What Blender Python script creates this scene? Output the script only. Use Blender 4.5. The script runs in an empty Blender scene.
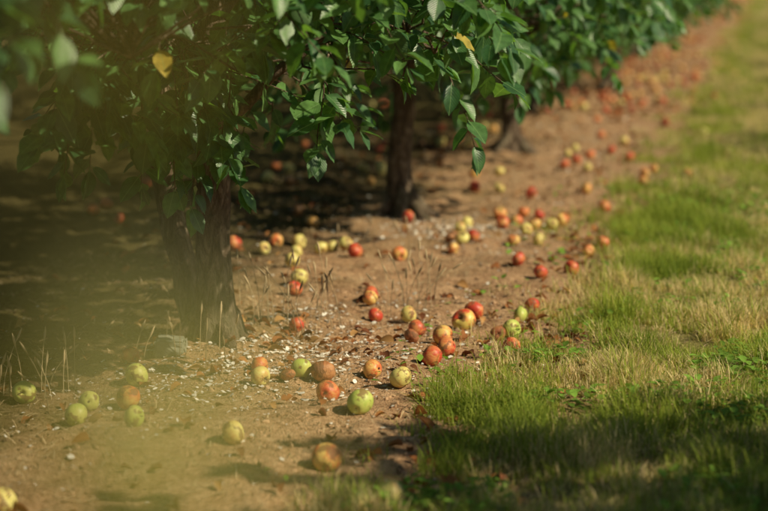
import bpy, math, numpy as np
from mathutils import Vector, Matrix, Quaternion
rng=np.random.default_rng(11)
scene=bpy.context.scene
COL=scene.collection

# ------------------------------------------------------------ noise helpers
def hash2(ix,iy,seed):
    n=(ix.astype(np.int64)*374761393+iy.astype(np.int64)*668265263+seed*144269504)&0xffffffff
    n=((n^(n>>13))*1274126177)&0xffffffff
    n=n^(n>>16)
    return n/4294967295.0
def vn(x,y,s,seed=0):
    x=np.asarray(x,float)/s+1000.37; y=np.asarray(y,float)/s+1000.71
    ix=np.floor(x); iy=np.floor(y); fx=x-ix; fy=y-iy
    fx=fx*fx*(3-2*fx); fy=fy*fy*(3-2*fy)
    a=hash2(ix,iy,seed);b=hash2(ix+1,iy,seed);c=hash2(ix,iy+1,seed);d=hash2(ix+1,iy+1,seed)
    return (a*(1-fx)+b*fx)*(1-fy)+(c*(1-fx)+d*fx)*fy
def sstep(a,b,x):
    t=np.clip((x-a)/(b-a),0,1); return t*t*(3-2*t)
def H(x,y):
    x=np.asarray(x,float); y=np.asarray(y,float)
    h=0.045*(vn(x,y,1.1,1)-.5)+0.034*(vn(x,y,.33,2)-.5)+0.026*(vn(x,y,.11,3)-.5)+0.013*(vn(x,y,.05,4)-.5)
    h=h+0.03*sstep(1.0,1.4,x)
    yy=((y-5.56+1.5)%3.0)-1.5
    h=h+0.035*np.exp(-(x**2+yy**2)/0.09)
    return h
def grass_mask(x,y):
    e=1.10+0.46*(vn(x,y,.8,21)-.5)+0.42*(vn(x,y,.25,22)-.5)-0.16*sstep(5.2,4.2,y)
    m=sstep(-0.17,0.20,x-e)
    right=3.05+0.4*(vn(x,y,.6,23)-.5)
    return m*(1-sstep(right-.1,right+.2,x))

# ------------------------------------------------------------ mesh helpers
def build(name,co,loops,totals,mat=None,smooth=True,col=None,uv=None,link=True,matidx=None):
    me=bpy.data.meshes.new(name)
    co=np.ascontiguousarray(co,dtype=np.float32); nv=len(co)
    me.vertices.add(nv); me.vertices.foreach_set("co",co.ravel())
    loops=np.asarray(loops,dtype=np.int32); totals=np.asarray(totals,dtype=np.int32)
    me.loops.add(len(loops)); me.loops.foreach_set("vertex_index",loops)
    me.polygons.add(len(totals))
    starts=np.concatenate([[0],np.cumsum(totals)[:-1]]).astype(np.int32)
    me.polygons.foreach_set("loop_start",starts)
    me.polygons.foreach_set("loop_total",totals)
    me.update(calc_edges=True)
    me.polygons.foreach_set("use_smooth",np.full(len(totals),smooth,dtype=bool))
    if matidx is not None: me.polygons.foreach_set("material_index",np.asarray(matidx,dtype=np.int32))
    if col is not None:
        a=me.color_attributes.new("Col","FLOAT_COLOR","POINT")
        c=np.ones((nv,4),dtype=np.float32); c[:,:3]=col; a.data.foreach_set("color",c.ravel())
    if uv is not None:
        l=me.uv_layers.new(name="UVMap"); l.data.foreach_set("uv",np.asarray(uv,dtype=np.float32).ravel())
    if mat is not None:
        for m in (mat if isinstance(mat,(list,tuple)) else [mat]): me.materials.append(m)
    me.validate(); me.update()
    if not link: return me
    ob=bpy.data.objects.new(name,me); COL.objects.link(ob); return ob
def newobj(name,me,parent=None):
    ob=bpy.data.objects.new(name,me); COL.objects.link(ob)
    if parent is not None: ob.parent=parent
    return ob
class Base:
    def __init__(s,v,f,uv=None):
        s.v=np.array(v,float); s.l=np.array([i for q in f for i in q]); s.t=np.array([len(q) for q in f]); 
        s.uv=None if uv is None else np.array(uv,float)[s.l]
def inst(base,P,R,S,col=None):
    m=len(P); n=len(base.v)
    S=np.asarray(S,float)
    if S.ndim==1: S=np.repeat(S[:,None],3,1)
    v=base.v[None]*S[:,None,:]
    co=np.einsum('mij,mnj->mni',R,v)+np.asarray(P)[:,None,:]
    loops=(base.l[None]+(np.arange(m)*n)[:,None]).ravel()
    tot=np.tile(base.t,m)
    c=None if col is None else np.repeat(col,n,axis=0)
    uv=None if base.uv is None else np.tile(base.uv,(m,1))
    return [co.reshape(-1,3),loops,tot,c,uv]
def cat(parts):
    off=0;L=[]
    for p in parts: L.append(p[1]+off); off+=len(p[0])
    return [np.concatenate([p[0] for p in parts]),np.concatenate(L),np.concatenate([p[2] for p in parts]),
            None if parts[0][3] is None else np.concatenate([p[3] for p in parts]),
            None if parts[0][4] is None else np.concatenate([p[4] for p in parts])]
def rotz(a):
    R=np.zeros((len(a),3,3)); c,s=np.cos(a),np.sin(a); R[:,0,0]=c;R[:,0,1]=-s;R[:,1,0]=s;R[:,1,1]=c;R[:,2,2]=1; return R
def rotx(a):
    R=np.zeros((len(a),3,3)); c,s=np.cos(a),np.sin(a); R[:,1,1]=c;R[:,1,2]=-s;R[:,2,1]=s;R[:,2,2]=c;R[:,0,0]=1; return R
def randrot(m):
    return rotz(rng.uniform(0,6.28,m))@rotx(rng.uniform(0,6.28,m))@rotz(rng.uniform(0,6.28,m))
def norm(a): return a/np.maximum(np.linalg.norm(a,axis=-1,keepdims=True),1e-9)
def tube(path,rad,seg=6,rough=0,rg=None):
    path=np.asarray(path,float); n=len(path); rad=np.asarray(rad,float)
    T=norm(np.gradient(path,axis=0)); ref=np.array([0.13,0.95,0.2]) if abs(T[0][2])>.7 else np.array([0,0,1.])
    U=norm(np.cross(T,ref)); W=np.cross(T,U)
    a=np.linspace(0,2*np.pi,seg,endpoint=False)
    r=rad[:,None]*np.ones((n,seg))
    if rough and rg is not None: 
        ridge=rg.normal(0,1,seg)[None]*.6+rg.normal(0,1,(n,seg))*.5
        r=r*(1+rough*ridge)
    co=path[:,None]+r[...,None]*(np.cos(a)[None,:,None]*U[:,None]+np.sin(a)[None,:,None]*W[:,None])
    f=[]
    for i in range(n-1):
        for j in range(seg):
            k=(j+1)%seg; f+= [i*seg+j,i*seg+k,(i+1)*seg+k,(i+1)*seg+j]
    tot=[4]*((n-1)*seg)
    f+=list(range((n-1)*seg,n*seg)); tot.append(seg)
    return [co.reshape(-1,3),np.array(f),np.array(tot),None,None]

# ------------------------------------------------------------ materials
def newmat(name):
    m=bpy.data.materials.new(name); m.use_nodes=True; nt=m.node_tree; nt.nodes.clear()
    out=nt.nodes.new("ShaderNodeOutputMaterial"); return m,nt,out
def N(nt,t,**k):
    n=nt.nodes.new(t)
    for a,b in k.items(): setattr(n,a,b)
    return n
def mixc(nt,fac,a,b,mode='MIX'):
    n=nt.nodes.new("ShaderNodeMix"); n.data_type='RGBA'; n.blend_type=mode
    for s,v in ((n.inputs[0],fac),(n.inputs[6],a),(n.inputs[7],b)):
        if hasattr(v,"is_linked"): nt.links.new(v,s)
        elif isinstance(v,(int,float)): s.default_value=v
        else: s.default_value=(*v,1)
    return n.outputs[2]
def ramp(nt,src,stops):
    r=nt.nodes.new("ShaderNodeValToRGB"); nt.links.new(src,r.inputs[0])
    e=r.color_ramp.elements
    while len(e)<len(stops): e.new(.5)
    for i,(p,c) in enumerate(stops):
        e[i].position=p; e[i].color=(*c,1) if not isinstance(c,(int,float)) else (c,c,c,1)
    return r.outputs[0]
def noise(nt,vec,scale,detail=4,rough=.6,dist=0):
    n=N(nt,"ShaderNodeTexNoise"); n.inputs["Scale"].default_value=scale; n.inputs["Detail"].default_value=detail
    n.inputs["Roughness"].default_value=rough; n.inputs["Distortion"].default_value=dist
    if vec is not None: nt.links.new(vec,n.inputs["Vector"])
    return n.outputs[0]
def math_(nt,op,a,b=0,c=None,clamp=False):
    n=N(nt,"ShaderNodeMath",operation=op); n.use_clamp=clamp
    for i,v in enumerate((a,b)+((c,) if c is not None else ())):
        if hasattr(v,"is_linked"): nt.links.new(v,n.inputs[i])
        else: n.inputs[i].default_value=v
    return n.outputs[0]
def bump(nt,h,strength,dist):
    b=N(nt,"ShaderNodeBump"); b.inputs["Strength"].default_value=strength; b.inputs["Distance"].default_value=dist
    nt.links.new(h,b.inputs["Height"]); return b.outputs[0]

def ground_material():
    m,nt,out=newmat("orchard_soil"); L=nt.links.new
    g=N(nt,"ShaderNodeNewGeometry"); P=g.outputs["Position"]
    sx=N(nt,"ShaderNodeSeparateXYZ"); L(P,sx.inputs[0]); X=sx.outputs[0]
    n1=noise(nt,P,1.6,3,.65); n2=noise(nt,P,7,4,.7); n3=noise(nt,P,55,4,.75); n4=noise(nt,P,230,2,.7)
    soil=ramp(nt,n2,[(.32,(.28,.145,.070)),(.5,(.60,.365,.200)),(.68,(.84,.58,.35))])
    soil=mixc(nt,.5,soil,ramp(nt,n3,[(.32,(.17,.088,.043)),(.5,(.62,.38,.21)),(.70,(.90,.65,.41))]))
    soil=mixc(nt,ramp(nt,n4,[(.46,0.),(.60,.55)]),soil,(.16,.085,.045))
    shade_m=math_(nt,'ADD',math_(nt,'MULTIPLY',math_(nt,'SUBTRACT',-.12,X),3.5),math_(nt,'MULTIPLY',math_(nt,'SUBTRACT',n1,.5),2.2),clamp=True)  # shade under the tree row, painted into the soil colour
    soil=mixc(nt,math_(nt,'MULTIPLY',shade_m,.94),soil,ramp(nt,n3,[(.3,(.024,.015,.009)),(.7,(.090,.060,.032))]))
    mx=math_(nt,'SUBTRACT',.38,X); mm=math_(nt,'ADD',math_(nt,'MULTIPLY',mx,.6),math_(nt,'MULTIPLY',math_(nt,'SUBTRACT',n1,.5),3.2),clamp=True)
    mm=math_(nt,'MULTIPLY',mm,.45)
    soil=mixc(nt,mm,soil,ramp(nt,n3,[(.3,(.09,.080,.026)),(.7,(.30,.27,.10))]))
    xe=math_(nt,'ADD',X,math_(nt,'MULTIPLY',math_(nt,'SUBTRACT',n1,.5),.9))
    xe=math_(nt,'ADD',xe,math_(nt,'MULTIPLY',math_(nt,'SUBTRACT',n2,.5),.5))
    mr=N(nt,"ShaderNodeMapRange"); L(xe,mr.inputs[0]); mr.inputs[1].default_value=1.02; mr.inputs[2].default_value=1.38
    mr2=N(nt,"ShaderNodeMapRange"); L(xe,mr2.inputs[0]); mr2.inputs[1].default_value=3.3; mr2.inputs[2].default_value=3.0
    gm=math_(nt,'MULTIPLY',mr.outputs[0],mr2.outputs[0])
    turf=ramp(nt,n3,[(.3,(.12,.11,.035)),(.55,(.32,.28,.095)),(.75,(.58,.47,.23))])
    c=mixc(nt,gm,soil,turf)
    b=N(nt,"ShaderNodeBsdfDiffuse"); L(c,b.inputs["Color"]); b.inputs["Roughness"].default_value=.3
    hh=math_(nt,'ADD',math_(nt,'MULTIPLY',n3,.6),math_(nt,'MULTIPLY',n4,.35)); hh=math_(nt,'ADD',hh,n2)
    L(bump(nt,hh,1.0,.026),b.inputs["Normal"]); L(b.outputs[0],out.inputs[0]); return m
def col_material(name,rough=.8,spec=.2,trans=0,tcol=None,mult=1,bscale=None):
    m,nt,out=newmat(name); L=nt.links.new
    a=N(nt,"ShaderNodeVertexColor",layer_name="Col")
    c=a.outputs[0]
    if bscale:
        g=N(nt,"ShaderNodeNewGeometry")
        n=noise(nt,g.outputs["Position"],bscale,2)
        c=mixc(nt,1.0,c,ramp(nt,n,[(.3,.65*mult),(.7,1.2*mult)]),'MULTIPLY')
    if spec<=.2:
        b=N(nt,"ShaderNodeBsdfDiffuse"); L(c,b.inputs[0])
    else:
        b=N(nt,"ShaderNodeBsdfPrincipled"); L(c,b.inputs["Base Color"]); b.inputs["Roughness"].default_value=rough
        b.inputs["Specular IOR Level"].default_value=spec
    if trans:
        t=N(nt,"ShaderNodeBsdfTranslucent"); L(mixc(nt,1.0,c,tcol or (1.6,1.6,1.2),'MULTIPLY'),t.inputs[0])
        mx=N(nt,"ShaderNodeMixShader"); mx.inputs[0].default_value=trans; L(b.outputs[0],mx.inputs[1]); L(t.outputs[0],mx.inputs[2])
        L(mx.outputs[0],out.inputs[0])
    else: L(b.outputs[0],out.inputs[0])
    return m
def leaf_material():
    m,nt,out=newmat("apple_leaf"); L=nt.links.new
    a=N(nt,"ShaderNodeVertexColor",layer_name="Col"); g=N(nt,"ShaderNodeNewGeometry")
    uv=N(nt,"ShaderNodeUVMap"); s=N(nt,"ShaderNodeSeparateXYZ"); L(uv.outputs[0],s.inputs[0])
    du=math_(nt,'ABSOLUTE',math_(nt,'SUBTRACT',s.outputs[0],.5))
    mid=math_(nt,'LESS_THAN',du,.018)
    ph=math_(nt,'SUBTRACT',math_(nt,'MULTIPLY',s.outputs[1],9.0),math_(nt,'MULTIPLY',du,7.0))
    fr=math_(nt,'ABSOLUTE',math_(nt,'SUBTRACT',math_(nt,'FRACT',ph),.5))
    vein=ramp(nt,fr,[(0.0,1.),(.10,0.)])
    n=noise(nt,g.outputs["Position"],45,1)
    c=mixc(nt,1.0,a.outputs[0],ramp(nt,n,[(.3,.7),(.7,1.25)]),'MULTIPLY')
    c=mixc(nt,math_(nt,'MULTIPLY',vein,.18),c,(.12,.24,.07))
    c=mixc(nt,math_(nt,'MULTIPLY',mid,.6),c,(.22,.36,.14))
    cb=mixc(nt,.5,c,(.14,.24,.10))
    c2=mixc(nt,g.outputs["Backfacing"],c,cb)
    b=N(nt,"ShaderNodeBsdfPrincipled"); L(c2,b.inputs["Base Color"])
    r=math_(nt,'ADD',math_(nt,'MULTIPLY',g.outputs["Backfacing"],.25),.37); L(r,b.inputs["Roughness"])
    b.inputs["Specular IOR Level"].default_value=.5
    hh=math_(nt,'SUBTRACT',math_(nt,'MULTIPLY',fr,1.0),math_(nt,'MULTIPLY',mid,.6))
    L(bump(nt,hh,.28,.003),b.inputs["Normal"])
    t=N(nt,"ShaderNodeBsdfTranslucent"); L(mixc(nt,1.0,c,(2.4,2.5,.8),'MULTIPLY'),t.inputs[0])
    mx=N(nt,"ShaderNodeMixShader"); mx.inputs[0].default_value=.28; L(b.outputs[0],mx.inputs[1]); L(t.outputs[0],mx.inputs[2])
    L(mx.outputs[0],out.inputs[0]); return m
def bark_material():
    m,nt,out=newmat("apple_bark"); L=nt.links.new
    tc=N(nt,"ShaderNodeTexCoord"); mp=N(nt,"ShaderNodeMapping"); L(tc.outputs["Object"],mp.inputs[0]); mp.inputs["Scale"].default_value=(1,1,.3)
    n1=noise(nt,mp.outputs[0],45,5,.7,.6); n2=noise(nt,mp.outputs[0],9,3,.6)
    c=ramp(nt,n1,[(.3,(.03,.020,.014)),(.5,(.14,.098,.066)),(.7,(.36,.28,.20))])
    c=mixc(nt,ramp(nt,n2,[(.5,0.),(.7,.5)]),c,(.14,.14,.08))
    b=N(nt,"ShaderNodeBsdfPrincipled"); L(c,b.inputs["Base Color"]); b.inputs["Roughness"].default_value=.9; b.inputs["Specular IOR Level"].default_value=.15
    L(bump(nt,n1,1.0,.025),b.inputs["Normal"]); L(b.outputs[0],out.inputs[0]); return m
def apple_material(name,base,blush,amount,rot=0.):
    m,nt,out=newmat(name); L=nt.links.new
    tc=N(nt,"ShaderNodeTexCoord"); oi=N(nt,"ShaderNodeObjectInfo")
    off=N(nt,"ShaderNodeVectorMath",operation='SCALE'); off.inputs[0].default_value=(7,5,3); L(oi.outputs["Random"],off.inputs["Scale"])
    ad=N(nt,"ShaderNodeVectorMath",operation='ADD'); L(tc.outputs["Object"],ad.inputs[0]); L(off.outputs[0],ad.inputs[1])
    mp=N(nt,"ShaderNodeMapping"); L(ad.outputs[0],mp.inputs[0]); mp.inputs["Scale"].default_value=(1,1,.15)
    big=noise(nt,ad.outputs[0],1.5,3,.5); st=noise(nt,mp.outputs[0],13,4,.65); fine=noise(nt,ad.outputs[0],38,2)
    f=math_(nt,'ADD',math_(nt,'MULTIPLY',math_(nt,'SUBTRACT',big,.5),4.5),math_(nt,'MULTIPLY',math_(nt,'SUBTRACT',st,.5),2.2))
    f=math_(nt,'ADD',f,amount,clamp=True)
    c=mixc(nt,f,base,blush)
    c=mixc(nt,ramp(nt,fine,[(.62,0.),(.72,.4)]),c,(.5,.40,.2))
    br=noise(nt,ad.outputs[0],2.2,4,.55)
    c=mixc(nt,ramp(nt,br,[(.56-rot,0.),(.61-rot,.8)]),c,(.18,.085,.035))
    b=N(nt,"ShaderNodeBsdfPrincipled"); L(c,b.inputs["Base Color"])
    L(ramp(nt,br,[(.5,.42),(.65,.7)]),b.inputs["Roughness"]); b.inputs["Specular IOR Level"].default_value=.40
    L(bump(nt,math_(nt,'ADD',big,math_(nt,'MULTIPLY',st,.15 if rot<.05 else .6)),.25 if rot<.05 else .9,.008),b.inputs["Normal"])
    L(b.outputs[0],out.inputs[0]); return m
def plain(name,c,rough=.8,bs=40,bd=.004):
    m,nt,out=newmat(name); L=nt.links.new
    tc=N(nt,"ShaderNodeTexCoord"); n=noise(nt,tc.outputs["Object"],bs,5,.65)
    cc=mixc(nt,n,tuple(v*.6 for v in c),tuple(min(1,v*1.3) for v in c))
    b=N(nt,"ShaderNodeBsdfPrincipled"); L(cc,b.inputs["Base Color"]); b.inputs["Roughness"].default_value=rough
    L(bump(nt,n,.6,bd),b.inputs["Normal"]); L(b.outputs[0],out.inputs[0]); return m
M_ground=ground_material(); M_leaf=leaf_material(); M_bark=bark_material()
M_leaf_far=col_material("apple_leaf_simple",.42,.5,.28,(2.4,2.5,.8))
M_grass=col_material("grass_blades",.5,.2,.35,(1.5,1.5,.9))
M_litter=col_material("ground_litter",.85,.2)
M_dryleaf=col_material("dry_leaf",.7,.2,.2,(1.3,1.1,.8))
M_stem=plain("apple_stem",(.09,.055,.03))
M_apple={'r':apple_material("apple_red",(.66,.30,.10),(.50,.05,.027),.70),
 'o':apple_material("apple_orange_blush",(.70,.48,.14),(.60,.15,.05),.55),
 'h':apple_material("apple_half_blush",(.70,.55,.14),(.58,.06,.03),.5),
 'y':apple_material("apple_yellow",(.68,.60,.19),(.62,.34,.11),.08),
 'g':apple_material("apple_green",(.42,.50,.10),(.60,.58,.16),.45),
 'b':apple_material("apple_rotten",(.50,.23,.09),(.36,.12,.045),.5,.05)}

# ------------------------------------------------------------ ground
def axis(segs):
    out=[]
    for a,b,st in segs: out.append(np.arange(a,b-1e-6,st))
    out.append([segs[-1][1]]); return np.concatenate(out)
gx=axis([(-400,-100,60),(-100,-20,10),(-20,-5,1),(-5,-1.4,.12),(-1.4,2.0,.02),(2.0,5,.12),(5,20,1),(20,100,10),(100,400,60)])
gy=axis([(-200,-20,30),(-20,-3,1),(-3,3.2,.12),(3.2,13,.022),(13,30,.07),(30,70,.3),(70,120,5),(120,600,40)])
GX,GY=np.meshgrid(gx,gy,indexing='xy'); GZ=H(GX,GY)
nx,ny=len(gx),len(gy); idx=np.arange(nx*ny).reshape(ny,nx)
q=np.stack([idx[:-1,:-1],idx[:-1,1:],idx[1:,1:],idx[1:,:-1]],-1).reshape(-1,4)
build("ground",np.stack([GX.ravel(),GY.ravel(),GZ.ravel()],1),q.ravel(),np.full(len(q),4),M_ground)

# ------------------------------------------------------------ leaves & trees
def leaf_base(fold=.32,curl=.18,wid=.27,simple=False):
    rows=[(-.16,.012),(0,.02),(.08,.15),(.22,.245),(.42,.285),(.62,.25),(.80,.155),(.92,.06)]
    if simple: rows=[(-.1,.012),(.1,.17),(.42,.285),(.75,.19)]
    v=[];uv=[];f=[]
    for i,(y,w) in enumerate(rows):
        w=w*wid/.27
        for s in (-1,0,1):
            z=abs(s)*w*fold-curl*max(y,0)**2+(.02*s*math.sin(i*2.1+fold*9) if i>1 else 0)
            v.append((s*w,y,z)); uv.append((.5+s*w*1.8,y))
    v.append((0,1,-curl)); uv.append((.5,1))
    n=len(rows)
    for i in range(n-1):
        for j in (0,1):
            a=i*3+j; f.append((a,a+1,a+4,a+3))
    a=(n-1)*3; f+= [(a,a+1,n*3),(a+1,a+2,n*3)]
    return Base(v,f,uv)
LB=[leaf_base(.28,.12,.29),leaf_base(.5,.30,.27),leaf_base(.12,.05,.31)]
LBS=[leaf_base(.28,.12,.29,True),leaf_base(.5,.30,.27,True),leaf_base(.12,.05,.31,True)]
def leaf_frames(d,nrm):
    d=norm(d); x=norm(np.cross(d,nrm)); z=np.cross(x,d)
    return np.stack([x,d,z],-1)
def leaf_cols(m,rg,bright=1.):
    t=rg.random(m)
    a=np.array([.034,.100,.036]); b=np.array([.125,.255,.070])
    c=a+(b-a)*t[:,None]**1.2
    yl=rg.random(m)<.008; c[yl]=np.array([.42,.32,.06])
    return c*bright
def leaves_on(path,rg,step=.024,size=(.062,.108),start=.15):
    path=np.asarray(path); seg=np.linalg.norm(np.diff(path,axis=0),axis=1); cum=np.concatenate([[0],np.cumsum(seg)]); Lt=cum[-1]
    s=np.arange(Lt*start,Lt,step); s=np.append(s,[Lt,Lt*.995])
    P=np.stack([np.interp(s,cum,path[:,k]) for k in range(3)],1)
    T=norm(np.stack([np.interp(s+.01,cum,path[:,k]) for k in range(3)],1)-np.stack([np.interp(s-.01,cum,path[:,k]) for k in range(3)],1)+1e-6)
    m=len(s); ang=np.arange(m)*2.4+rg.uniform(0,6.28)+rg.normal(0,.3,m)
    U=norm(np.cross(T,np.array([0.1,.2,1.]))); W=np.cross(T,U)
    side=np.cos(ang)[:,None]*U+np.sin(ang)[:,None]*W*.6
    D=norm(T*rg.uniform(.25,.8,(m,1))+side+np.array([0,0,-.16])+rg.normal(0,.2,(m,3)))
    D[-2:]=norm(T[-2:]+rg.normal(0,.2,(2,3)))
    Nn=np.array([.35,-.25,1.])+rg.normal(0,.36,(m,3))+side*.3
    P=P+D*.012
    S=rg.uniform(size[0],size[1],m)*(.75+.25*np.sin(np.linspace(.4,2.8,m)))
    return P,D,Nn,S
def leaf_parts(P,D,Nn,S,rg,bright=1.,C=None,wx=1.,bases=None):
    bases=bases or LB
    P=np.concatenate(P);D=np.concatenate(D);Nn=np.concatenate(Nn);S=np.concatenate(S)
    R=leaf_frames(D,Nn); k=rg.integers(0,3,len(P)) if len(P)>20 else np.arange(len(P))%3
    if C is None: C=leaf_cols(len(P),rg,bright)
    return cat([inst(bases[i],P[k==i],R[k==i],np.stack([S[k==i]*wx*rg.uniform(.85,1.1,(k==i).sum()),S[k==i],S[k==i]],1),C[k==i]) for i in range(3)])
def make_tree(seed,ntwig=560,Rx=1.0,Ry=1.6,extra=(),lean=(0.,0.),zb0=.58,roots=5,stem2=False,top=2.75,dens0=.027,size=(.062,.108),far=False):
    rg=np.random.default_rng(seed); wood=[]
    z=np.array([-.08,0,.05,.12,.22,.36,.52,.7,.95,1.25,1.6,2.0,2.35]); n=len(z)
    ox=lean[0]*z+np.cumsum(rg.normal(0,.010,n)); oy=lean[1]*z+np.cumsum(rg.normal(0,.010,n)); ox-=ox[1]; oy-=oy[1]
    rad=np.array([.105,.085,.070,.060,.054,.051,.050,.050,.043,.036,.028,.018,.008])*rg.uniform(.95,1.12)
    zz=np.linspace(-.08,2.35,46); tp=np.stack([np.interp(zz,z,ox),np.interp(zz,z,oy),zz],1)
    wood.append(tube(tp,np.interp(zz,z,rad),16,.055,rg))
    if stem2:
        t=np.linspace(0,1,24)[:,None]
        p=np.array([-.07,.08,-.05])+np.array([-.17,.12,1.25])*t+np.array([-.05,0,0])*np.sin(t*3.1)+np.cumsum(rg.normal(0,.004,(24,3)),0)
        wood.append(tube(p,np.linspace(.050,.028,24),14,.06,rg))
    for i in range(roots):
        a=i*6.28/roots+rg.uniform(-.4,.4); l=rg.uniform(.14,.26)
        p=[(0,0,.17),(math.cos(a)*.05,math.sin(a)*.05,.09),(math.cos(a)*l*.55,math.sin(a)*l*.55,.03),(math.cos(a)*l,math.sin(a)*l,-.03)]
        wood.append(tube(p,[.03,.036,.026,.012],8,.08,rg))
    nodes=[]
    for i in range(15):
        h=.66+1.46*(i/14)+rg.uniform(-.06,.06); a=i*2.4+rg.uniform(-.4,.4)
        b=np.array([np.interp(h,z,ox),np.interp(h,z,oy),h])
        reach=(1-.45*(h-.5)/1.7)*rg.uniform(.65,.88)
        e=np.array([math.cos(a)*Rx*reach,math.sin(a)*Ry*reach,0])
        t=np.linspace(0,1,9)[:,None]
        p=b+e*t+np.array([0,0,1])*(.42*np.sin(t*2.2)-.10*t*t)*rg.uniform(.7,1.1)*(1.1-.25*h)+np.cumsum(rg.normal(0,.012,(9,3)),0)*(t>0)
        wood.append(tube(p,np.linspace(.022,.006,9)*(1.15-.25*h),7,.05,rg)); nodes.append(p[2:])
    nodes=np.concatenate(nodes)
    P=[];D=[];Nn=[];S=[]; c=0; tries=0
    def twig(b,d,l,dens=dens0):
        t=np.linspace(0,1,6)[:,None]
        p=b+d*l*t+np.array([0,0,-1])*t*t*l*rg.uniform(.1,.4)+np.cumsum(rg.normal(0,.006,(6,3)),0)*(t>0)
        k=nodes[np.argmin(((nodes-b)**2).sum(1))]
        mid=(k+b)/2+rg.normal(0,.02,3)
        wood.append(tube(np.concatenate([[k],[mid],p]),np.concatenate([[.005,.004],np.linspace(.0035,.0014,6)]),3 if far else 4))
        a=leaves_on(p,rg,dens,size); P.append(a[0]);D.append(a[1]);Nn.append(a[2]);S.append(a[3])
    while c<ntwig and tries<ntwig*60:
        tries+=1
        x=rg.uniform(-Rx,Rx); y=rg.uniform(-Ry,Ry); zc=rg.uniform(.4,2.75)
        r=math.hypot(x/Rx,y/Ry)
        if r>1: continue
        lump=float(vn(x*1.3+zc*.7+seed,y*1.3-zc*.5,.45,seed))
        zb=zb0+.42*r**2.0+.26*(lump-.5); zt=top-1.15*r*r
        if zc<zb+.05 or zc>zt: continue
        if lump<.25 and rg.random()<.7: continue
        shell=max(r,1-min(abs(zc-zb),abs(zc-zt)*1.4)/.5)
        if rg.random()>.2+.8*shell: continue
        o=np.array([x/Rx,y/Ry,0]); o=o/max(np.linalg.norm(o),.2)
        d=norm(o*.7+rg.normal(0,.5,3)+np.array([0,0,rg.uniform(-.35,.3) if zc<1.5 else rg.uniform(-.1,.7)]))
        twig(np.array([x,y,zc]),d,rg.uniform(.18,.34)); c+=1
    for b,d,l in extra: twig(np.array(b,float),norm(np.array(d,float)),l,.022)
    w=cat(wood)
    wm=build("apple_tree_wood",w[0],w[1],w[2],M_bark,True,link=False)
    lf=leaf_parts(P,D,Nn,S,rg,bases=LBS if far else LB)
    lm=build("apple_tree_foliage",lf[0],lf[1],lf[2],M_leaf_far if far else M_leaf,True,col=lf[3],uv=lf[4],link=False)
    return wm,lm
def place_tree(meshes,x,y,rz=0,s=1.,name="apple_tree"):
    e=bpy.data.objects.new(name,None); COL.objects.link(e); e.empty_display_size=.3
    e.location=(x,y,float(H(x,y))-.02); e.rotation_euler=(0,0,rz); e.scale=(s,s,s)
    newobj("trunk_and_limbs",meshes[0],e); newobj("foliage",meshes[1],e); return e
ex=[]
rg=np.random.default_rng(5)
for i in range(10):
    ex.append(((.14+rg.normal(0,.07),-.42+rg.normal(0,.10),.98+rg.uniform(-.12,.12)),(rg.normal(.10,.25),rg.normal(-.1,.3),-1),rg.uniform(.2,.32)))
for i in range(8):
    ex.append(((-.08+rg.normal(0,.10),-.80+rg.normal(0,.12),1.0+rg.uniform(-.08,.1)),(rg.normal(0,.3),rg.normal(-.1,.3),-1),rg.uniform(.2,.3)))
for i in range(7):
    ex.append(((rg.uniform(.3,.8),rg.uniform(-.5,.5),rg.uniform(1.05,1.2)),(rg.normal(.5,.3),rg.normal(-.2,.4),-.2),rg.uniform(.2,.3)))
T1=make_tree(101,660,extra=ex,lean=(-.03,-.04),stem2=True,zb0=.76)
T0=make_tree(777,380,Rx=.85,Ry=1.35,zb0=.88)
TV=[make_tree(201,560,lean=(.03,.04),zb0=.58),make_tree(302,560,lean=(-.04,.02),zb0=.54),make_tree(403,540,lean=(.02,-.05),zb0=.56)]
TF=[make_tree(511,330,lean=(.03,.04),zb0=.56,dens0=.034,size=(.085,.135),far=True),make_tree(622,330,lean=(-.04,.02),zb0=.54,dens0=.034,size=(.085,.135),far=True)]
rr=np.random.default_rng(3)
place_tree(T1,0,5.56)
place_tree(T0,-.12,2.45,0,1.)
for k in range(1,23):
    x={1:.02,2:.12}.get(k,rr.normal(0,.06)); 
    place_tree(TV[k%3] if k<5 else TF[k%2],x,5.56+3.03*k,(0 if k%2 else math.pi)+rr.normal(0,.12),rr.uniform(.95,1.06))
t_cam=place_tree(TV[1],0,-.5,0,1.)
for k in range(12):
    place_tree(TF[(k+1)%2],-3.3+rr.normal(0,.08),2.+2.8*k,rr.choice([0,math.pi])+rr.normal(0,.15),rr.uniform(1.0,1.12))
for k in range(4):
    place_tree(TF[k%2],-6.6+rr.normal(0,.1),9+3.2*k,rr.choice([0,math.pi]),rr.uniform(1.0,1.15))
place_tree(TV[0],4.0,2.62,.1,1.05)
for i in range(9):
    place_tree(TF[i%2],4.1+rr.normal(0,.05),11.8+3*i,rr.choice([0,math.pi]),rr.uniform(.74,.82))

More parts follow.
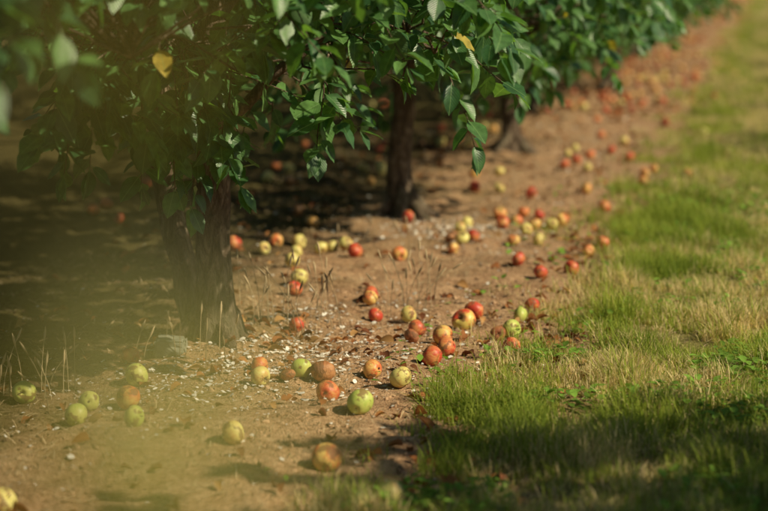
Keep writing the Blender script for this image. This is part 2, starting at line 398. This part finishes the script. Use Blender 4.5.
# long stray shoot of the tree beside the photographer, hanging close in front
rg=np.random.default_rng(9)
bp=np.array([(0.02,-.5,1.0),(.4,-.3,1.32),(.85,-.06,1.45),(1.25,.12,1.43),(1.52,.22,1.34),(1.605,.255,1.27),(1.625,.258,1.22),(1.632,.256,1.17)])
w=tube(bp,[.016,.013,.010,.007,.004,.0016,.0010,.0006],8)
ob=build("overhanging_shoot",w[0],w[1],w[2],M_bark,True)
LP=np.array([(1.647,.267,1.238),(1.639,.2625,1.219),(1.630,.259,1.200),(1.645,.2576,1.178),(1.666,.260,1.1765),(1.6565,.261,1.186),(1.634,.253,1.170),(1.660,.258,1.168),(1.650,.256,1.172)])
LD=norm(np.array([(-.2,.1,-1),(-.6,0,-.8),(-.5,.3,-1),(.2,.5,-1),(.7,.3,-.7),(.6,.1,-.8),(-.5,.1,-.6),(.4,.2,-1.),(.1,.2,-1)]))
LN=np.array([(.9,-.9,.3),(.6,-.9,.5),(.7,-.8,.5),(.6,-.8,.6),(.7,-.6,.7),(.8,-.8,.3),(.6,-.9,.5),(.8,-.7,.5),(.8,-.8,.5)])
LS=np.array([.032,.028,.032,.034,.030,.029,.034,.030,.031])
LC=np.array([(.34,.28,.07),(.22,.19,.06),(.13,.115,.04),(.38,.36,.10),(.48,.46,.13),(.38,.36,.10),(.32,.29,.08),(.48,.46,.13),(.42,.40,.11)])
lf=leaf_parts([LP-LD*LS[:,None]*.5],[LD],[LN],[LS],rg,1.,LC,.60)
ob2=build("overhanging_leaves",lf[0],lf[1],lf[2],M_leaf,True,col=lf[3],uv=lf[4])
for o in (ob,ob2):
    o.parent=t_cam; o.matrix_parent_inverse=(Matrix.Translation(t_cam.location)).inverted()

# ------------------------------------------------------------ apples
def apple_mesh(seed,matkey,nu=28,nv=18,simple=False):
    rg=np.random.default_rng(seed); ph=np.linspace(0,np.pi,nv+1); th=np.linspace(0,2*np.pi,nu,endpoint=False)
    sh=rg.uniform(.9,1.08); k5=rg.uniform(0,6.28); v=[];f=[]
    tilt=rg.normal(0,.05,2)
    for i,p in enumerate(ph):
        for t in th:
            rho=.5*math.sin(p)*(1+.11*math.cos(p))
            lob=1+.028*math.cos(5*t+k5)*(1-math.cos(p))/2+.03*math.cos(2*t+k5*2)
            if matkey=='b': lob*=1+.05*math.sin(3*t+2*p+k5)*math.sin(4*p)
            z=.47*sh*math.cos(p)-.17*math.exp(-(rho/.12)**2)*(math.cos(p)>0)+.10*math.exp(-(rho/.12)**2)*(math.cos(p)<0)
            x=rho*lob*math.cos(t); y=rho*lob*math.sin(t)
            v.append((x+tilt[0]*z,y+tilt[1]*z,z))
    for i in range(nv):
        for j in range(nu):
            k=(j+1)%nu; f+=[i*nu+j,(i+1)*nu+j,(i+1)*nu+k,i*nu+k]
    body=[np.array(v),np.array(f),np.full(nv*nu,4),None,None]
    if simple: return body
    st=tube([(0,0,.24),(.01,.01,.38),(rg.uniform(-.06,.06),rg.uniform(-.06,.06),.54)],[.022,.018,.028],6)
    sep=[tube([(math.cos(a)*.015,math.sin(a)*.015,-.34),(math.cos(a)*.05,math.sin(a)*.05,-.40),(math.cos(a)*.03,math.sin(a)*.03,-.45)],[.02,.018,.004],4) for a in np.arange(5)*1.2566]
    extra=cat([st]+sep); allp=cat([body,extra])
    mi=np.concatenate([np.zeros(len(body[2])),np.ones(len(extra[2]))])
    co=allp[0]
    return build("apple_"+matkey,co,allp[1],allp[2],[M_apple[matkey],M_stem],True,link=False,matidx=mi)
AM={k:[apple_mesh(i*7+ord(k),k) for i in range(3)] for k in M_apple}
A1="0.07,3.71,y,0.062;-0.33,4.77,g,0.069;-0.09,4.56,g,0.062;-0.11,4.71,g,0.060;-0.01,4.76,o,0.071;0.11,4.47,g,0.061;-0.08,5.02,g,0.074;-0.18,5.25,r,0.062;0.42,4.36,y,0.064;0.31,5.00,y,0.060;0.26,5.17,o,0.058;0.40,5.13,g,0.065;0.47,5.12,b,0.073;0.54,4.89,r,0.068;0.68,4.69,g,0.071;0.60,5.22,o,0.061;0.71,5.10,y,0.070;0.71,4.19,o,0.074;0.93,3.90,y,0.066;0.73,5.50,r,0.068;0.72,5.74,o,0.071;0.76,5.60,r,0.064;0.60,5.92,r,0.061;0.74,6.05,h,0.088;0.75,6.21,r,0.070;0.96,5.65,r,0.062"
A2="3920593391062439306403410613332064733506313530612325073331905883020649289069529706752490747263074526307652720770279074028607552910756297075530407423080838342076733708153360841343078534707923370792376072"
A2+="8388070439907163650792368081237607923690834358085235708853650883376084338008503550828346087940007744050789393092738009664030902351096031709803111017331097832210402421033349115935211123581124364115036810923501192360126437912253891149375117740810954041067406102743010424291309255122027712032712831211297123634710663351215"
C2="ggrrroyorryyryoyyyyyrroyyyrbrrroyyoooryoroorrobrrhyyyyrrryyryrrooooyyyrrrrr"
cl=[c for c in C2]
apples=[]
for s in A1.split(';'):
    a,b,c,d=s.split(','); apples.append((float(a),float(b),c,float(d)))
for i in range(len(A2)//7):
    t=A2[i*7:i*7+7]; c=cl[i] if i<len(cl) else 'ryo'[i%3]
    x=int(t[:3])/100-3; y=int(t[3:])/100
    apples.append((x,y,c,rr.uniform(.052,.069)))
apples+=[(.62,5.72,'b',.05),(.38,5.05,'b',.05),(.88,5.9,'b',.052)]
for i,(x,y,c,d) in enumerate(apples):
    ob=newobj("apple",AM[c][i%3]); d=min(d,.083)
    ob.scale=(d,d,d*rr.uniform(.88,1.02)*(.85 if c=='b' else 1)); 
    ob.rotation_euler=(rr.uniform(.2,2.0),rr.uniform(-.5,.5),rr.uniform(0,6.28))
    ob.location=(x,y,float(H(x,y))+d*.44)
b0=apple_mesh(3,'r',14,9,True); B=Base([(0,0,0)],[(0,)]); B.v=b0[0]; B.l=b0[1]; B.t=b0[2]
m=800; Y=13+52*rr.random(m)**1.1; X=rr.normal(.45,.42,m); 
keep=(X<1.4)&(X>-1.6)&((vn(X,Y,1.2,31)+.25*rr.random(m))>.50)&((Y>15.5)|(rr.random(m)<.4)); X=X[keep];Y=Y[keep]
X2=rr.uniform(-1.6,-.2,50);Y2=rr.uniform(8,16,50); X=np.concatenate([X,X2]);Y=np.concatenate([Y,Y2]); m=len(X)
pal=np.array([(.46,.09,.035),(.52,.16,.045),(.62,.34,.10),(.64,.54,.18),(.46,.12,.05),(.26,.13,.05)])
d=rr.uniform(.056,.070,m)
p=inst(B,np.stack([X,Y,H(X,Y)+d*.45],1),randrot(m),d,pal[rr.integers(0,6,m)]*rr.uniform(.8,1.1,(m,1)))
build("fallen_apples",p[0],p[1],p[2],col_material("apple_skin_mixed",.4,.4,bscale=30),True,col=p[3])

# ------------------------------------------------------------ ground litter
def pts(m,x0,x1,y0,y1): return rr.uniform(x0,x1,m),rr.uniform(y0,y1,m)
ico=[(0,0,1),(.89,0,.45),(.28,.85,.45),(-.72,.53,.45),(-.72,-.53,.45),(.28,-.85,.45),(.72,.53,-.45),(-.28,.85,-.45),(-.89,0,-.45),(-.28,-.85,-.45),(.72,-.53,-.45),(0,0,-1)]
icf=[(0,1,2),(0,2,3),(0,3,4),(0,4,5),(0,5,1),(1,6,2),(2,7,3),(3,8,4),(4,9,5),(5,10,1),(6,7,2),(7,8,3),(8,9,4),(9,10,5),(10,6,1),(11,7,6),(11,8,7),(11,9,8),(11,10,9),(11,6,10)]
IB=Base(np.array(ico)*rr.uniform(.6,1.3,(12,1)),icf)
X,Y=pts(30000,-1.0,1.35,3.4,13); k=(vn(X,Y,.4,41)*.7+.5*rr.random(len(X))>.45)&(grass_mask(X,Y)<.6); X=X[k];Y=Y[k];m=len(X)
s=.0015+.009*rr.random(m)**5
c=np.array([.42,.27,.16])*rr.uniform(.3,1.3,(m,1))*np.where(X<-.1,.4,1.)[:,None]  # crumbs under the trees darkened too, following the shade painted on the soil
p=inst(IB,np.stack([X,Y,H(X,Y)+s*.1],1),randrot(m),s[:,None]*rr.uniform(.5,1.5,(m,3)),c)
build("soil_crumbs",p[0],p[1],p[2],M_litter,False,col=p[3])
def chips():
    xs=[];ys=[]
    for cx,cy,sx,sy,n in [(.30,5.35,.20,.26,1300),(.15,5.9,.10,.30,450),(.45,5.6,.22,.25,500),(.0,5.05,.2,.22,600),(.3,4.9,.3,.25,250),(.5,6.3,.22,.3,250),(.32,8.3,.22,.26,900),(.1,8.3,.2,.3,400),(.6,7.8,.15,.2,150),(.55,11.6,.3,.6,500),(.4,14.,.3,.7,400),(.5,17.5,.4,1.2,400)]:
        xs.append(rr.normal(cx,sx,n)); ys.append(rr.normal(cy,sy,n))
    a,b=pts(1300,-1,1.3,3.5,13); xs.append(a); ys.append(b)
    return np.concatenate(xs),np.concatenate(ys)
CB=Base([(-.5,-.3,0),(.1,-.5,.06),(.55,-.1,0),(.35,.4,.1),(-.25,.45,0),(-.55,.1,.05)],[(0,1,2,3,4,5)])
X,Y=chips(); m=len(X); s=.004+.013*rr.random(m)**2.0
R=rotz(rr.uniform(0,6.28,m))@rotx(rr.normal(0,.4,m))@rotz(rr.uniform(0,6.28,m))
c=np.array([.85,.80,.70])*rr.uniform(.55,1.1,(m,1))
p=inst(CB,np.stack([X,Y,H(X,Y)+.004+s*.2],1),R,s[:,None]*rr.uniform(.4,1.3,(m,3)),c)
build("wood_chips",p[0],p[1],p[2],M_litter,False,col=p[3])
SB=Base([(-.5,-.5,0),(.5,-.5,0),(.5,0,.04),(-.5,0,.04),(.4,.5,0),(-.4,.5,0)],[(0,1,2,3),(3,2,4,5)])
X,Y=pts(22000,-1.2,1.6,3.4,13); k=(vn(X,Y,.5,51)+.3*rr.random(len(X)))>.5; X=X[k];Y=Y[k]; m=len(X)
R=rotz(rr.uniform(0,6.28,m))@rotx(rr.normal(0,.22,m)); l=rr.uniform(.012,.07,m)
c=np.array([.64,.48,.28])*rr.uniform(.15,1.15,(m,1))
p=inst(SB,np.stack([X,Y,H(X,Y)+.007],1),R,np.stack([rr.uniform(.0012,.003,m),l,l],1),c)
build("straw",p[0],p[1],p[2],M_litter,False,col=p[3])
DL=leaf_base(.9,.5,.30)
xs,ys=pts(520,-1.2,1.5,3.6,13); a=rr.normal(.22,.2,110); b=rr.normal(5.6,.4,110); a2=rr.normal(1.02,.13,260); b2=rr.uniform(4.0,8.5,260); a3=rr.normal(.4,.5,1100); b3=rr.uniform(12,55,1100)
X=np.concatenate([xs,a,a2,a3]);Y=np.concatenate([ys,b,b2,b3]);m=len(X)
R=rotz(rr.uniform(0,6.28,m))@rotx(rr.normal(0,.5,m))@rotz(rr.uniform(0,6.28,m)); s=rr.uniform(.02,.055,m)*np.where(Y>14,1.5,1)
pal=np.array([(.30,.12,.045),(.42,.19,.07),(.20,.08,.04),(.50,.28,.11),(.34,.14,.055)])
p=inst(DL,np.stack([X,Y,H(X,Y)+.012],1),R,s,pal[rr.integers(0,5,m)]*rr.uniform(.6,1.1,(m,1)))
build("dead_leaves",p[0],p[1],p[2],M_dryleaf,True,col=p[3],uv=p[4])

# ------------------------------------------------------------ grass
zz=[0,.38,.72,1]; ww=[.5,.45,.3,0]
v=[];
for z_,w_ in zip(zz[:3],ww[:3]): v+=[(-w_,z_**2,z_),(w_,z_**2,z_)]
v.append((0,1,.93))
GB=Base(v,[(0,1,3,2),(2,3,5,4),(4,5,6)])
def grass(n,x0,x1,y0,y1,hr,wr,extra=0.):
    X,Y=pts(n,x0,x1,y0,y1)
    clump=vn(X,Y,.13,61)*.6+vn(X,Y,.055,67)*.4
    dens=grass_mask(X,Y)*sstep(.22,.62,clump)*1.1+extra*(vn(X,Y,.3,62)>.72)*(X>.3)
    k=rr.random(n)<dens; X=X[k];Y=Y[k]; clump=clump[k]; m=len(X)
    dry=vn(X,Y,.5,63)*.6+vn(X,Y,.13,64)*.4
    isdry=rr.random(m)<np.clip((dry-.38)*2.4+.04+.10*(Y>6.5)+.35*sstep(1.25,1.7,X),0.04,.85)
    h=rr.uniform(*hr,m)*(.25+1.3*vn(X,Y,.14,65)**1.5+.6*clump)*(1-.25*isdry)
    w=rr.uniform(*wr,m); 
    bend=h*rr.uniform(.1,1.4,m)
    g1=np.array([.13,.21,.034]); g2=np.array([.44,.48,.088])
    C=g1+(g2-g1)*(rr.random(m)*.6+.4*vn(X,Y,.25,66))[:,None]
    Cd=np.array([.86,.70,.38])*rr.uniform(.4,1.1,(m,1)); C[isdry]=Cd[isdry]
    R=rotz(rr.uniform(0,6.28,m))@rotx(rr.normal(0,.4,m))
    return inst(GB,np.stack([X,Y,H(X,Y)-.004],1),R,np.stack([w,bend,h],1),C)
parts=[grass(185000,.7,1.95,3.3,9,(.03,.08),(.0018,.0040),.05),grass(48000,.7,2.0,9,15,(.03,.075),(.003,.005),.05),
 grass(42000,.8,2.0,15,34,(.04,.08),(.005,.009)),grass(15000,.8,2.2,34,66,(.04,.08),(.01,.018)),
 grass(24000,1.95,3.3,1,30,(.04,.08),(.006,.010))]
p=cat(parts); build("grass",p[0],p[1],p[2],M_grass,True,col=p[3])
WB=leaf_base(.2,.25,.36,True)
X,Y=pts(16000,.60,1.9,3.4,10); k=rr.random(len(X))<(np.clip(grass_mask(X,Y)+.12,0,1)*(vn(X,Y,.3,71)>.5)*np.where(Y<5.6,1.,.4)); X=X[k];Y=Y[k];m=len(X)
R=rotz(rr.uniform(0,6.28,m))@rotx(rr.uniform(.0,.8,m)); s=rr.uniform(.014,.036,m)
C=np.array([.17,.30,.05])*rr.uniform(.6,1.5,(m,1))
p=inst(WB,np.stack([X,Y,H(X,Y)+rr.uniform(.005,.045,m)],1),R,s,C)
build("clover",p[0],p[1],p[2],M_grass,True,col=p[3],uv=p[4])
def stalks(cx,cy,n,sp,hr):
    parts=[]
    for i in range(n):
        x=cx+rr.normal(0,sp);y=cy+rr.normal(0,sp);h=rr.uniform(*hr); l=rr.normal(0,.25,2)*h; z0=float(H(x,y))-.01
        t=np.linspace(0,1,6)[:,None]; path=np.array([x,y,z0])+np.array([0,0,h])*t+np.array([l[0],l[1],0])*t*t
        q=tube(path,np.linspace(.0016,.0009,6),4); 
        hd=tube(path[-1]+np.linspace(-.01,.035,4)[:,None]*norm(path[-1]-path[-2]),[.0015,.004,.0035,.0006],5)
        q=cat([q,hd]); q[3]=np.tile(np.array([.46,.35,.21])*rr.uniform(.4,1.2),(len(q[0]),1)); parts.append(q)
    p=cat(parts); build("dry_grass_plant",p[0],p[1],p[2],M_litter,True,col=p[3])
stalks(.12,6.0,30,.11,(.10,.24)); stalks(.50,6.35,18,.06,(.12,.24)); stalks(-.32,4.85,18,.10,(.08,.2)); stalks(.9,10.3,10,.2,(.1,.2)); stalks(.25,7.6,10,.12,(.08,.18)); stalks(.0,5.3,10,.1,(.06,.16))

# pale block beside the first trunk
import bmesh
bm=bmesh.new(); bmesh.ops.create_cube(bm,size=1)
for v_ in bm.verts: v_.co.x*= .11*(1-.15*(v_.co.z>0)); v_.co.y*=.09; v_.co.z*=.06
bmesh.ops.bevel(bm,geom=bm.edges[:],offset=.008,segments=2,affect='EDGES')
bmesh.ops.subdivide_edges(bm,edges=bm.edges[:],cuts=2,use_grid_fill=True)
for v_ in bm.verts: v_.co+=Vector(rr.normal(0,.0015,3))
me=bpy.data.meshes.new("concrete_block"); bm.to_mesh(me); bm.free(); me.materials.append(plain("concrete",(.28,.28,.21),.9,60))
o=newobj("concrete_block",me); o.location=(-.10,5.40,float(H(-.10,5.40))+.02); o.rotation_euler=(0,.04,.25)

# ------------------------------------------------------------ light, sky, camera
s=Vector((.95,-.30,0)).normalized()*math.cos(math.radians(40)); s.z=math.sin(math.radians(40))
sun=bpy.data.lights.new("sun","SUN"); sun.energy=5.0; sun.angle=math.radians(.5); sun.color=(1,.88,.62)
so=bpy.data.objects.new("sun",sun); COL.objects.link(so); so.rotation_euler=s.to_track_quat('Z','Y').to_euler()
w=bpy.data.worlds.new("World"); scene.world=w; w.use_nodes=True; nt=w.node_tree
sk=nt.nodes.new("ShaderNodeTexSky"); sk.sky_type='NISHITA'; sk.sun_disc=False; sk.sun_elevation=math.radians(40); sk.sun_rotation=math.atan2(s.x,s.y)
nt.links.new(sk.outputs[0],nt.nodes["Background"].inputs[0]); nt.nodes["Background"].inputs[1].default_value=.06
cam=bpy.data.cameras.new("camera"); cam.lens=85; cam.sensor_width=36; cam.clip_end=2000; cam.clip_start=.05
cam.dof.use_dof=True; cam.dof.focus_distance=5.45; cam.dof.aperture_fstop=2.0
co=bpy.data.objects.new("camera",cam); COL.objects.link(co); co.location=(1.744,0,1.25); co.rotation_euler=(math.radians(90-9.26),0,math.radians(12))
scene.camera=co
scene.view_settings.view_transform='Standard'; scene.view_settings.look='None'; scene.view_settings.exposure=0
